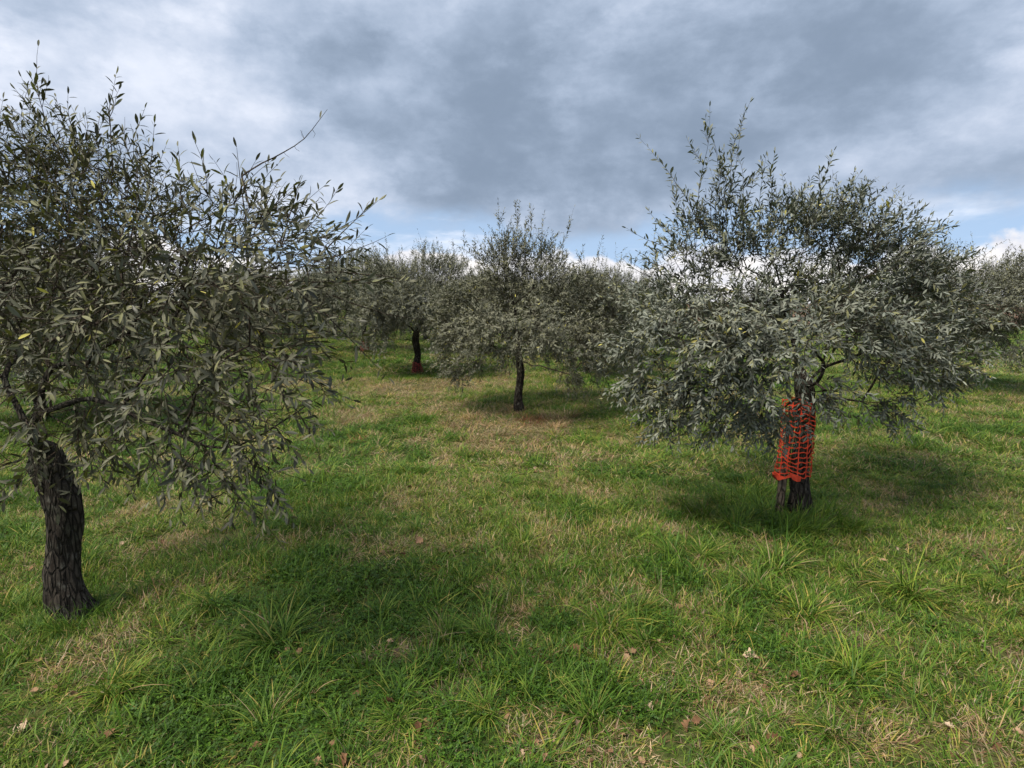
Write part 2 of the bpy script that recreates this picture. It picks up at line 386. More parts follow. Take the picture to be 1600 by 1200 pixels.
    for b_, t_, L_ in shoots:
        b_, t_ = np.array(b_), np.array(t_); d = t_ - b_; ln = np.linalg.norm(d)
        k_ = int(np.argmin(np.linalg.norm(P - b_, axis=1))); p0 = P[k_] if L_ > .1 else b_
        if L_ < .1: TW.append(np.array([P[k_], (P[k_] + b_) / 2, b_])); TR.append(np.array([.0035, .0035, .0035]))
        d = t_ - p0; ln = np.linalg.norm(d) * (1.12 if L_ > .1 else 1.0)
        bx, by = R.normal(size=2) * (.15 if L_ > .1 else .03)
        twig(p0, d / np.linalg.norm(d) - np.array([bx * .5, by * .5, .05]), ln, (bx, by, .1), r0=.0035, leaf=leaf_len * 1.15, sp=spacing * 1.2, dens_=L_ * R.uniform(.6, 1.0) if L_ > .5 else L_, frm=.3 if L_ > .5 else .5)
        if L_ < .1:
            q = TW[-1]
            for s_ in (.45, .58, .68, .76, .86): TW.append(np.array([q[int(s_ * (len(q) - 1))] + (f_ * R.uniform(.02, .035)) * nrm(np.array([.5 * sg_, .2, -.7 * sg_]) + R.normal(size=3) * .2) for sg_ in [R.choice([-1, 1])] for f_ in (0, .5, 1)])); TR.append(np.array([.0009, .0007, .0005]))
        if L_ > .5:
            q = TW[-1]
            for g in range(int(ln / R.uniform(.09, .2))):
                s_ = R.uniform(.12, .82); x = q[int(s_ * (len(q) - 1))]
                twig(x, d / ln + R.normal(size=3) * .33, R.uniform(.10, .3) * min(1, ln), (0, 0, .5), leaf=leaf_len * 1.08, sp=spacing * 1.2, dens_=1.0)
    return dict(chains=chains, tw=TW, twr=TR, LP=np.concatenate(LP), LA=np.concatenate(LA), LN=np.concatenate(LN), LL=np.concatenate(LL), LW=np.concatenate(LW), trunk=P[:8], rad=rad, R=R, P=P)

def taper_smooth(p, r, rough, R):
    """resample a chain finer, so that thick wood looks gnarled"""
    m = len(p); f = np.linspace(0, m - 1, (m - 1) * 2 + 1); i0 = np.minimum(f.astype(int), m - 2); fr = (f - i0)[:, None]
    q = p[i0] * (1 - fr) + p[i0 + 1] * fr; rr = r[i0] * (1 - fr[:, 0]) + r[i0 + 1] * fr[:, 0]
    q2 = q.copy(); q2[1:-1] = (q[:-2] + q[1:-1] * 2 + q[2:]) / 4; return q2, rr * (1 + R.normal(size=len(rr)) * rough)

unit_leaf = []
for c_ in ((.042, .045, .032), (.057, .060, .042), (.062, .060, .027), (.26, .23, .06), (.082, .085, .064)):
    V = FINE_T.copy(); lo, st, to = join_polys(V, FINE_P, len(FINE_T))
    unit_leaf.append(mesh_np('leaf', V, lo, st, to, [M_LEAF], np.tile(np.array(c_), (len(V), 1)), smooth=True))

def plant(name, G, loc, fine=False, single=0, tone=(1, 1, 1)):
    """link a grown tree: olive_tree > trunk, limb.., twig_mass, crown, leaf.."""
    R = G['R']; root = empty(name, loc); L0 = np.array(loc)
    ch = sorted(G['chains'], key=lambda c: -c[1].max())
    p, r = taper_smooth(*ch[0], .03, R)
    m_ = len(p); f_ = np.linspace(0, m_ - 1, m_ * 3); p = np.stack([np.interp(f_, np.arange(m_), p[:, c_]) for c_ in range(3)], 1); r = np.interp(f_, np.arange(m_), r)
    NS = 30; V, lo, st, to = tubes([p], [r], NS); cp = np.repeat(p, NS, 0); an = np.tile(np.arange(NS) * 2 * math.pi / NS, len(p)); zz_ = V[:, 2]
    d = .10 * np.sin(3 * an + 2.2 * zz_ + 1) + .07 * np.sin(5 * an - 3.5 * zz_) + (vn(an * 4 + 9, zz_ * 7 + 3) - .5) * .22 + (vn(an * 9 + 2, zz_ * 16) - .5) * .16
    d = d * np.clip(1 - an * 0, 0, 1) + np.clip(.16 - zz_, 0, .16) * 1.5 * (1 + .6 * np.sin(4 * an + 1))
    V += (V - cp) * d[:, None] * np.array([1, 1, .2]); V[:NS, 2] -= .08
    obj('trunk', mesh_np('trunk', V, lo, st, to, [M_BARK], smooth=True), root)
    rest = ch[1:]; big = [c for c in rest if c[1].max() > .011][:14]; ids = {id(c) for c in big}; small = [c for c in rest if id(c) not in ids]
    for c in big:
        p, r = taper_smooth(*c, .05, R); V, lo, st, to = tubes([p], [r], 9)
        obj('limb', mesh_np('limb', V, lo, st, to, [M_BARK], smooth=True), root)
    pp, rr = [c[0] for c in small] + G['tw'], [c[1] for c in small] + G['twr']
    V, lo, st, to = tubes(pp, rr, lambda r: 3 if r.max() < .004 else 6)
    obj('twig_mass', mesh_np('twig_mass', V, lo, st, to, [M_TWIG], smooth=True), root, 'stuff')
    P, A, N, L, Wd = G['LP'], G['LA'], G['LN'], G['LL'], G['LW']; C = leaf_cols(R, len(P), tone)
    keep = np.ones(len(P), bool)
    if single:
        A_, S_, N_ = leaf_frames(P, A, N, L, Wd); mid = P + L0 + A_ * L[:, None] * .5; v_ = mid - np.array([0, 0, CAM_Z]); dist = np.linalg.norm(v_, axis=1)
        dep = v_[:, 1] * math.cos(PITCH) - v_[:, 2] * math.sin(PITCH); up = v_[:, 1] * math.sin(PITCH) + v_[:, 2] * math.cos(PITCH)
        X = 800 + F * v_[:, 0] / dep; Y = 600 - F * up / dep
        area = L * Wd * np.abs((N_ * v_).sum(1)) / dist ** 3
        area[(X < 20) | (X > 1580) | (Y < 10) | (Y > 1190) | (dep < .3)] = 0
        pick = np.argsort(-area)[:single]; keep[pick] = False
        for q_ in pick:
            o = obj('leaf', unit_leaf[min(4, int(R.random() * 2.6) if R.random() < .985 else 3)] if R.random() > .3 else unit_leaf[4], root)
            o.matrix_parent_inverse.identity()
            m_ = np.eye(4); m_[:3, 0] = A_[q_] * L[q_]; m_[:3, 1] = S_[q_] * Wd[q_] * -1; m_[:3, 2] = N_[q_] * L[q_]; m_[:3, 3] = P[q_]
            m_[:3, 1] *= -1
            o.matrix_basis = Matrix(m_.tolist())
    obj('crown', leaf_mesh(P[keep], A[keep], N[keep], L[keep], Wd[keep], C[keep], fine), root, 'stuff')
    return root
def copy_tree(src, loc, rz, s_):
    r = src.copy(); col.objects.link(r); r.location = loc; r.rotation_euler = (0, 0, rz); r.scale = (s_,) * 3
    for c in src.children:
        k_ = c.copy(); col.objects.link(k_); k_.parent = r
    return r
def loc_lobes(L, base): return [(*(at(l[0], l[1], l[2]) - base), l[3], (l[4] if len(l) > 4 else 1)) for l in L]
def loc_shoots(S, base): return [(at(a_, b_, Y) - base, at(c_, d_, Y2) - base, l_) for a_, b_, Y, c_, d_, Y2, l_ in S]
def footing(x, y): return np.array([x, y, float(hz(x, y))])

# --- centre tree
B = footing(.105, 8.1)
L = [(735, 470, 8.1, .33), (790, 440, 8.1, .36), (850, 445, 8.0, .36), (910, 465, 8.2, .33), (955, 500, 8.2, .25), (715, 520, 8.0, .28), (770, 515, 7.4, .36), (840, 510, 7.2, .38), (905, 530, 7.6, .34),
     (740, 555, 7.8, .2), (800, 545, 7.3, .18), (870, 548, 7.4, .22), (930, 560, 8.0, .24), (700, 500, 8.3, .2), (780, 470, 8.9, .4), (860, 480, 9.0, .45), (920, 520, 8.9, .3), (740, 520, 8.9, .3), (800, 400, 8.1, .25), (845, 405, 8.2, .2),
     (820, 515, 9.1, .36), (890, 585, 7.9, .16), (720, 580, 8.1, .14), (960, 540, 8.2, .2), (700, 555, 8.3, .15), (765, 405, 8.2, .18), (975, 505, 8.3, .2), (700, 470, 8.2, .2), (940, 470, 8.4, .25), (975, 545, 8.0, .16)]
S = [(800, 430, 8.1, 793, 300, 8.1, 1), (780, 430, 8.1, 772, 326, 8.0, 1), (815, 430, 8.1, 819, 346, 8.2, 1), (850, 440, 8.1, 851, 343, 8.1, .9), (860, 440, 8.2, 884, 333, 8.2, .55), (900, 455, 8.2, 941, 377, 8.2, 1), (745, 460, 8.1, 729, 394, 8.0, 1),
     (720, 480, 8.1, 711, 404, 8.1, .8), (865, 440, 8.0, 872, 385, 7.9, 1), (760, 440, 8.2, 741, 380, 8.3, 1), (830, 430, 8.0, 838, 360, 7.9, 1), (790, 430, 8.3, 803, 352, 8.4, 1), (800, 420, 8, 784, 345, 8.0, 1), (925, 470, 8.1, 915, 400, 8.1, 1), (900, 460, 8.3, 893, 392, 8.4, 1), (770, 430, 8.0, 757, 350, 8.0, 1), (820, 430, 8.1, 828, 330, 8.1, .9), (840, 430, 8.1, 862, 372, 8.1, 1), (790, 430, 7.8, 797, 360, 7.8, 1), (720, 480, 8.0, 700, 420, 8.0, 1), (880, 450, 8.0, 905, 378, 8.0, 1)]
tC = plant('olive_tree', grow(3, B, 1.0, .052, loc_lobes(L, B), 1250, loc_shoots(S, B), twig_len=.28, spacing=.021, bare_=.22, droop=.55), B, tone=(1.02, .98, .92))
tag(tC, 'bushy grey-green olive tree with bare dark trunk and a dry brown clump at its foot', 'olive tree', 'olive trees of the grove')

# --- right tree
B = footing(2.17, 4.2)
L = [(1020, 515, 3.9, .16), (1075, 515, 3.65, .24), (1140, 525, 3.5, .26), (1215, 515, 3.6, .26), (1000, 470, 4.1, .12), (1035, 590, 3.8, .16), (1085, 635, 3.75, .10), (1125, 600, 3.6, .17), (1190, 630, 3.75, .12), (1030, 640, 3.9, .08), (1060, 665, 3.8, .06), (1190, 570, 3.5, .2),
     (1065, 425, 4.2, .22, .7), (1130, 395, 4.2, .26, .6), (1200, 385, 4.2, .28, .6), (1100, 350, 4.25, .15, .6), (1240, 345, 4.2, .2, .7), (1300, 360, 4.3, .3), (1380, 405, 4.3, .34), (1450, 455, 4.3, .28), (1320, 500, 3.8, .3), (1400, 540, 4.0, .3), (1470, 560, 4.3, .24), (1380, 630, 4.0, .14), (1290, 610, 3.8, .16),
     (1130, 480, 4.9, .3), (1300, 450, 5.1, .4), (1400, 490, 5, .34), (1220, 460, 4.6, .25), (1060, 480, 4.4, .2), (1010, 550, 4.1, .13), (1490, 510, 4.5, .2), (1000, 590, 3.9, .11), (1050, 640, 3.8, .12), (1110, 655, 3.7, .10), (1155, 635, 3.7, .13), (1215, 645, 3.8, .14), (1085, 585, 3.6, .16), (985, 540, 4.0, .1)]
S = [(1150, 400, 4.2, 1165, 172, 4.2, 1), (1095, 390, 4.2, 1080, 197, 4.2, 1), (1110, 400, 4.2, 1036, 213, 4.15, 1), (1125, 390, 4.2, 1130, 193, 4.1, 1), (1140, 390, 4.2, 1150, 228, 4.3, 1), (1150, 400, 4.2, 1178, 215, 4.3, 1), (1180, 390, 4.2, 1196, 262, 4.2, 1), (1210, 390, 4.2, 1222, 258, 4.2, 1),
     (1235, 370, 4.2, 1247, 277, 4.2, 1), (1270, 370, 4.2, 1290, 250, 4.2, 1), (1310, 370, 4.2, 1338, 262, 4.3, 1), (1060, 400, 4.2, 986, 362, 4.1, .7), (1080, 390, 4.2, 1008, 342, 4.2, .8), (1090, 400, 4.2, 1053, 290, 4.2, 1), (1360, 400, 4.3, 1400, 300, 4.3, 1), (1030, 440, 4.2, 978, 405, 4.2, .8),
     (1110, 390, 4.2, 1105, 250, 4.3, 1), (1140, 380, 4.2, 1118, 240, 4.1, 1), (1420, 420, 4.3, 1460, 340, 4.3, 1), (1170, 380, 4.0, 1176, 300, 4.0, 1), (1075, 400, 4.0, 1068, 320, 4.0, 1)]
tR = plant('olive_tree', grow(8, B, .98, .064, loc_lobes(L, B), 1650, loc_shoots(S, B), leaf_len=.057, twig_len=.22, spacing=.021, droop=.5), B, single=300, tone=(1.18, 1.25, 1.42))
tag(tR, 'silvery olive tree with tall upright shoots, its trunk tied to a stake in orange netting', 'olive tree', 'olive trees of the grove')

# --- left tree
B = footing(-2.25, 2.75)
L = [(385, 345, 2.3, .17), (440, 385, 2.2, .14, .6), (490, 410, 2.2, .12, .6), (525, 410, 2.3, .07, .6), (400, 430, 2.0, .22), (470, 460, 2.05, .15, .6), (520, 470, 2.1, .09, .6), (390, 540, 2.0, .2, .6), (440, 545, 2.05, .13, .6), (470, 640, 2.05, .05), (400, 630, 1.95, .15, .6), (440, 660, 2.0, .07, .6), (375, 700, 1.95, .13), (420, 740, 2.05, .05), (360, 765, 2.0, .06),
     (235, 390, 2.6, .36), (130, 310, 2.9, .42), (270, 500, 2.15, .34), (120, 480, 2.3, .42), (230, 660, 2.1, .2), (80, 640, 2.2, .3), (330, 420, 2.5, .35), (20, 320, 3.0, .42), (-60, 450, 2.9, .5), (310, 600, 2.0, .2), (320, 700, 2.0, .14), (200, 420, 3.3, .45), (350, 500, 2.7, .3), (60, 240, 3.0, .25), (180, 300, 2.7, .22)]
S = [(378, 275, 2.2, 514, 172, 2.15, .07), (380, 330, 2.3, 375, 245, 2.3, 1), (420, 370, 2.2, 430, 285, 2.2, .9), (450, 380, 2.2, 470, 300, 2.2, .8), (480, 400, 2.2, 575, 318, 2.25, .55), (500, 410, 2.2, 590, 372, 2.2, .5), (400, 340, 2.3, 455, 300, 2.3, .9), (360, 330, 2.3, 400, 262, 2.3, .8),
     (220, 330, 2.6, 250, 210, 2.6, .9), (170, 290, 2.7, 180, 130, 2.7, .9), (80, 240, 2.9, 70, 90, 2.9, .9), (500, 470, 2.1, 650, 500, 2.2, .4), (470, 460, 2.1, 610, 560, 2.1, .35), (440, 560, 2.1, 520, 640, 2.0, .9), (430, 560, 2.0, 530, 620, 2.1, .35), (510, 430, 2.2, 630, 425, 2.3, .25), (400, 500, 2.0, 545, 545, 2.0, .15), (400, 430, 2.0, 560, 470, 2.0, .3), (380, 560, 1.95, 500, 600, 1.95, .15), (350, 480, 2.0, 520, 560, 1.9, .2), (420, 600, 2, 500, 700, 2.0, .4), (330, 440, 2.1, 480, 520, 1.9, .1), (380, 450, 2.1, 570, 430, 2.1, .12)]
tL = plant('olive_tree', grow(21, B, .85, .075, loc_lobes(L, B), 950, loc_shoots(S, B), leaf_len=.056, twig_len=.20, spacing=.024, leafiness=.8, droop=.3, bare_=.27, slim=.84), B, fine=True, single=300, tone=(.64, .60, .48))
tag(tL, 'large-leaved olive tree with a long bare twig poking up into the sky', 'olive tree', 'olive trees of the grove')

# --- generic grove trees
def generic(seed, rad_, zc, zr, n_l, dens, shoots_n):
    R = np.random.default_rng(seed); L = []
    for q_ in range(n_l):
        d = nrm(R.normal(size=3)); d[2] = d[2] * .9; rr = R.uniform(.45, .8)
        L.append((d[0] * rad_ * rr, d[1] * rad_ * rr, zc + d[2] * zr * rr, R.uniform(.26, .42)))
    for q_ in range(9):
        a_ = q_ * .7 + R.normal() * .2; L.append((math.cos(a_) * rad_ * R.uniform(.55, .8), math.sin(a_) * rad_ * R.uniform(.55, .8), R.uniform(.62, .95), R.uniform(.18, .27)))
    S = []
    for q_ in range(shoots_n):
        a_ = R.uniform(0, 6.28); rr = rad_ * .7 * math.sqrt(R.random()); b_ = np.array([rr * math.cos(a_), rr * math.sin(a_), zc + zr * .55])
        S.append((b_, b_ + np.array([R.normal() * .15, R.normal() * .15, R.uniform(.35, .75)]), 1))
    return grow(seed, None, .8, .065, L, dens, S, twig_len=.3, spacing=.026)
spots = [(-2.02, 12.2, 0, 1.06, 0), (1.62, 12.3, 1, .98, 2.1), (-4.2, 16.4, 2, 1.1, 1.2), (-.6, 16.6, 0, .95, 3.9), (3.1, 16.2, 2, .95, 4.4), (-3.1, 20.6, 1, 1.0, .4), (-7.9, 17.3, 0, .95, 5.0), (-6.6, 21.5, 2, 1.05, 2.7), (.9, 20.8, 1, 1.0, 5.2),
         (5.0, 21.5, 0, .9, 1.0), (-6.1, 7.3, 1, 1.0, 3.1), (8.6, 20.0, 2, .85, .6), (7.9, 10.4, 0, 1.0, 2.5), (-9.6, 13.2, 2, 1.0, 1.5), (-10.5, 21, 1, 1.0, 0), (12.3, 17, 1, .95, 4), (-14, 18.5, 0, 1.0, 3.3), (-13, 26, 2, 1.0, 2), (-1.5, 26, 0, 1.0, 1), (14.5, 25, 2, .95, 2), (-5.5, 26.5, 1, 1.05, 3), (3, 27, 2, .9, 0), (-8.6, 27, 0, 1, 1), (-5.9, 13.6, 1, .85, 2), (-9.4, 24, 2, 1, 4)]
protos = []
for q_, sd_ in enumerate((41, 52, 63)):
    protos.append(generic(sd_, (1.5, 1.42, 1.55)[q_], (1.52, 1.45, 1.6)[q_], (.86, .8, .9)[q_], 34, 760, (14, 10, 12)[q_]))
LBL = {0: 'olive tree with a short red net sleeve low on its dark trunk',
       1: 'olive tree half hidden between the bare-trunked tree and the tree with orange netting',
       2: 'olive tree with a dull red sleeve at its foot, beyond the first sleeved tree',
       10: 'olive tree standing close behind the large-leaved olive tree', 12: 'olive tree on open grass beyond the one with orange netting'}
roots = {}
for q_, (x, y, kd, s_, rz) in enumerate(spots):
    b_ = footing(x, y)
    if kd not in roots:
        o = roots[kd] = plant('olive_tree', protos[kd], b_); o.rotation_euler = (0, 0, rz); o.scale = (s_,) * 3
    else: o = copy_tree(roots[kd], b_, rz, s_)
    tag(o, LBL.get(q_, 'small distant olive tree in the farthest rows of the grove' if y > 20 else 'rounded grey-green olive tree in the middle rows of the grove'), 'olive tree', 'olive trees of the grove')

# ------------------------------------------------------------------ trunk guards and stake
def net(name, loc, path, z0, z1, rows, cell, th, flare, hem=True, label='', m_=None):
    m_ = m_ or M_NET
    """plastic barrier net: horizontal strands with short links, wrapped along a closed outline `path(a)` -> (x, y)"""
    R = np.random.default_rng(rows); root = empty(name, loc); V, Fc = [], []
    def bar(pts, w, t_):
        b0 = len(V); m = len(pts)
        for q_, (p, nn) in enumerate(pts):
            p, nn = np.array(p), np.array(nn); tg = np.array(pts[min(q_ + 1, m - 1)][0]) - np.array(pts[max(q_ - 1, 0)][0]); tg = tg / (np.linalg.norm(tg) + 1e-9); sd = np.cross(nn, tg); ww = w[q_] if hasattr(w, '__len__') else w
            for a_, b_ in ((1, 1), (-1, 1), (-1, -1), (1, -1)): V.append(tuple(p + sd * ww * a_ * .5 + nn * t_ * b_ * .5))
        for q_ in range(m - 1):
            for g in range(4): Fc.append((b0 + q_ * 4 + g, b0 + q_ * 4 + (g + 1) % 4, b0 + q_ * 4 + 4 + (g + 1) % 4, b0 + q_ * 4 + 4 + g))
        Fc.append((b0 + 3, b0 + 2, b0 + 1, b0)); e0 = b0 + (m - 1) * 4; Fc.append((e0, e0 + 1, e0 + 2, e0 + 3))
    nseg = 44
    def P3(a_, h):
        x, y = path(a_); k_ = 1 + flare * (1 - h) ** 2 - .07 * h + .06 * math.sin(3 * a_ + 5 * h) + .045 * math.sin(7 * a_ - 9 * h) + .03 * math.sin(13 * a_ + 23 * h)
        return np.array([x * k_, y * k_, z0 + (z1 - z0) * h + .014 * math.sin(2 * a_ + 6 * h) + .008 * math.sin(5 * a_ + 11 * h) + .005 * math.sin(11 * a_ + 31 * h)]), np.array([math.cos(a_), math.sin(a_), 0])
    for r_ in range(rows + 1):
        bar([P3(2 * math.pi * q_ / nseg, r_ / rows) for q_ in range(nseg + 1)], [th * (1.55 if q_ % 4 == 0 else .9) for q_ in range(nseg + 1)], .003)
    for r_ in range(rows):
        for g in range(0, nseg, 4):
            a_ = 2 * math.pi * g / nseg; bar([P3(a_, (r_ + f) / rows) for f in (0, .5, 1)], [th * 1.2, th * .6, th * 1.2], .0028)
    me = bpy.data.meshes.new('mesh_net'); me.from_pydata(V, [], Fc); me.materials.append(m_); obj('mesh_net', me, root)
    if hem:
        V.clear(); Fc.clear()
        bar([(P3(2.0 + q_ * .16, -.035 - .02 * math.sin(q_ * .7))[0] * np.array([1.06, 1.06, 1]), P3(2.0 + q_ * .16, 0)[1]) for q_ in range(18)], [.03 + .016 * math.sin(q_ * .9) for q_ in range(18)], .008)
        me = bpy.data.meshes.new('folded_hem'); me.from_pydata(V, [], Fc); me.materials.append(m_); obj('folded_hem', me, root)
    tag(root, label, 'tree guard'); return root
bR = footing(2.17, 4.2)
net('tree_guard_net', (bR[0] - .047, bR[1], bR[2]), lambda a_: (.122 * math.cos(a_), .088 * math.sin(a_)),   .31, .87, 15, .05, .0085, .06, True, 'orange-red plastic barrier net wrapped around stake and trunk')
b2 = footing(-2.02, 12.2)
net('tree_guard_net', tuple(b2), lambda a_: (.10 * math.cos(a_), .10 * math.sin(a_)), .03, .24, 7, .05, .012, .35, False, 'short red net sleeve low on the trunk of an olive tree', M_NET2)
b3 = footing(-4.2, 16.4)
net('tree_guard_net', tuple(b3), lambda a_: (.105 * math.cos(a_), .105 * math.sin(a_)), .02, .27, 7, .05, .02, .3, False, 'dull red net sleeve around the foot of a far trunk', M_NET2)
# stake
V, lo, st, to = [], [], [], []
zs = np.linspace(-.12, .86, 12); R = np.random.default_rng(2); sv = []
for z in zs:
    for a_ in range(8):
        an = a_ * math.pi / 4 + .3; r_ = .031 * (1 + .10 * math.sin(a_ * 2.3 + z * 3) + R.normal() * .03)
        sv.append((r_ * math.cos(an) + .06 * z - .012, r_ * math.sin(an) + .01 * math.sin(4 * z), z))
fc = [(q_ * 8 + a_, q_ * 8 + (a_ + 1) % 8, q_ * 8 + 8 + (a_ + 1) % 8, q_ * 8 + 8 + a_) for q_ in range(11) for a_ in range(8)] + [tuple(88 + a_ for a_ in range(8)), tuple(range(7, -1, -1))]
me = bpy.data.meshes.new('stake'); me.from_pydata(sv, [], fc); me.materials.append(M_STAKE)
tag(obj('wooden_stake', me, loc=(bR[0] - .132, bR[1] - .02, bR[2])), 'weathered wooden stake standing beside the trunk inside orange netting', 'stake')

# ------------------------------------------------------------------ grass clump prototypes
def blades(R, n_, rad_, h, wd, lean, pal, droop=.6, seg=3, flat=0.0):
    """n_ curved blades springing from a disc of radius rad_; pal: list of (rgb, weight)"""
    an = R.uniform(0, 2 * math.pi, n_); rr = rad_ * np.sqrt(R.random(n_)); b_ = np.stack([rr * np.cos(an), rr * np.sin(an), np.full(n_, -.006)], 1)
    az = R.uniform(0, 2 * math.pi, n_) * .5 + an * .5; le = np.abs(R.normal(lean, .28, n_)); H = h * R.uniform(.45, 1.15, n_)
    le = np.where(R.random(n_) < flat, R.uniform(1.1, 1.5, n_), le)
    w_ = wd * R.uniform(.6, 1.25, n_); cols = np.array([p for p, _ in pal]); wt = np.array([w for _, w in pal]); wt = wt / wt.sum()
    C = cols[R.choice(len(pal), n_, p=wt)] * R.uniform(.75, 1.25, (n_, 1))
    hd = np.stack([np.cos(az), np.sin(az), np.zeros(n_)], 1); tw = R.normal(0, .5, n_); sd = np.stack([-np.sin(az + tw), np.cos(az + tw), np.zeros(n_)], 1)
    V = []; p = b_.copy(); dr = droop * R.uniform(.3, 1.4, n_)
    for s_ in range(seg + 1):
        f = s_ / seg; ww = w_ * (1 - f ** 1.7) * (.75 + .6 * f * (1 - f) * 2)
        if s_ < seg: V += [p - sd * ww[:, None] / 2, p + sd * ww[:, None] / 2]
        else: V.append(p)
        th = le + dr * (f + .3); st_ = H / seg
        p = p + hd * (np.sin(th) * st_)[:, None] + np.array([0, 0, 1]) * (np.cos(th) * st_)[:, None]
        p[:, 2] = np.maximum(p[:, 2], .004)
    V = np.stack(V, 1); nv = 2 * seg + 1
    T = [(2 * q_, 2 * q_ + 1, 2 * q_ + 3, 2 * q_ + 2) for q_ in range(seg - 1)] + [(2 * seg - 2, 2 * seg - 1, 2 * seg)]
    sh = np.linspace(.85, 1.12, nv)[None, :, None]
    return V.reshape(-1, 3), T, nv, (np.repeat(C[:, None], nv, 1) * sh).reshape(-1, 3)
def merge(parts, name):
    VV, LL, TT, CC, off = [], [], [], [], 0
    for V, T, nv, C in parts:
        lo, st, to = join_polys(V, T, nv); VV.append(V); LL.append(lo + off); TT.append(to); CC.append(C); off += len(V)
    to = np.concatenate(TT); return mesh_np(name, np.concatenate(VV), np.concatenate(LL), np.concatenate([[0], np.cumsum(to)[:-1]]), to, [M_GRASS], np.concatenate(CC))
def discs(R, n_, rad_, z, size, pal):
    """low round-leaved herbs: trifoliate rosettes"""
    an = R.uniform(0, 6.283, n_); rr = rad_ * np.sqrt(R.random(n_)); c = np.stack([rr * np.cos(an), rr * np.sin(an), z * R.uniform(.3, 1.1, n_)], 1)
    c = np.repeat(c, 3, 0); a_ = np.repeat(R.uniform(0, 6.283, n_), 3) + np.tile(np.arange(3) * 2.094, n_); s_ = np.repeat(size * R.uniform(.6, 1.3, n_), 3)
    u = np.stack([np.cos(a_), np.sin(a_), R.normal(.12, .25, len(a_))], 1); v_ = np.stack([-np.sin(a_), np.cos(a_), R.normal(0, .25, len(a_))], 1)
    t_ = np.array([(.05, 0), (.5, .42), (1.0, .38), (1.12, 0), (1.0, -.38), (.5, -.42)])
    V = c[:, None] + u[:, None] * (t_[None, :, 0:1] * s_[:, None, None]) + v_[:, None] * (t_[None, :, 1:2] * s_[:, None, None])
    cols = np.array([p for p, _ in pal]); C = np.repeat(cols[R.integers(0, len(pal), n_)] * R.uniform(.8, 1.25, (n_, 1)), 3, 0)
    return V.reshape(-1, 3), [(0, 5, 4, 3, 2, 1)], 6, np.repeat(C, 6, 0)
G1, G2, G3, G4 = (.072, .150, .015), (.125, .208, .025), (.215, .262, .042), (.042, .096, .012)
Y1, ST1, ST2, BR = (.34, .28, .08), (.40, .285, .175), (.50, .395, .27), (.20, .115, .07)
PAL_GREEN = [(G1, 5), (G2, 4), (G3, 1.2), (G4, 3.4), (Y1, .35), (ST1, .35)]
PAL_LIME = [(G2, 4), (G3, 3.4), (G1, 3), (G4, 1), (Y1, .8), (ST1, .6)]
PAL_DRY = [(ST1, 4), (ST2, 2.2), (BR, 1.6), (G3, 1.4), (G2, 1.5), (Y1, 1)]
PAL_THATCH = [(ST1, 3.5), (ST2, 1.5), (BR, 2.4), (Y1, .6)]
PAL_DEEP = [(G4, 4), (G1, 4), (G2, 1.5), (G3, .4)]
protos_coll = bpy.data.collections.new('grass_clump_source')
R = np.random.default_rng(77); TYPES = {}
def proto(kind, me):
    o = bpy.data.objects.new('grass_clump_%03d' % len(protos_coll.objects), me); protos_coll.objects.link(o); TYPES.setdefault(kind, []).append(len(protos_coll.objects) - 1)
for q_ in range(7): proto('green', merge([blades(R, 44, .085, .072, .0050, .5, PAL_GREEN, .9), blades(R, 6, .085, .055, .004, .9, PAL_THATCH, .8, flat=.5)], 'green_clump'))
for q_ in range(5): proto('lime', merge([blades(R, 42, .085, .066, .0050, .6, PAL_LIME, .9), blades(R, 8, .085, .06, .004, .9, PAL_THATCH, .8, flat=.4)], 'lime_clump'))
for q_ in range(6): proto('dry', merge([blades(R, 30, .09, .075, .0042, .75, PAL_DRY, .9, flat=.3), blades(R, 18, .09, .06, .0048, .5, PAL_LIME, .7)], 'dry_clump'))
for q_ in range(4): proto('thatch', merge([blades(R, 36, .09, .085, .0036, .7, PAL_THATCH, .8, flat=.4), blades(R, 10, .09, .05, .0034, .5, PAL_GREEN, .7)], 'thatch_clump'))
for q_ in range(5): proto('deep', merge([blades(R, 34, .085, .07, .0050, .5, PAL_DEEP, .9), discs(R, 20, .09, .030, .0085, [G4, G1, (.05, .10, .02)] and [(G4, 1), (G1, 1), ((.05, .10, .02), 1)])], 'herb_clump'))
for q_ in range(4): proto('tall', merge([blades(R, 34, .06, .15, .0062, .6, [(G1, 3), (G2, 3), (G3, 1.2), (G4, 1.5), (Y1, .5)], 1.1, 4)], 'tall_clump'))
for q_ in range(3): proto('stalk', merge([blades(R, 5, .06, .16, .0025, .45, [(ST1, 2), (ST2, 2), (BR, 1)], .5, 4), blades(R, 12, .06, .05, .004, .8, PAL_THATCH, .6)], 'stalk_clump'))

for q_ in range(3): proto('litter', merge([blades(R, 7, .08, .03, .014, .9, [(BR, 2), (ST1, 2), (ST2, 1), ((.25, .13, .07), 2)], .6, 3, flat=.5), blades(R, 26, .085, .065, .005, .5, PAL_GREEN, .8)], 'litter_clump'))

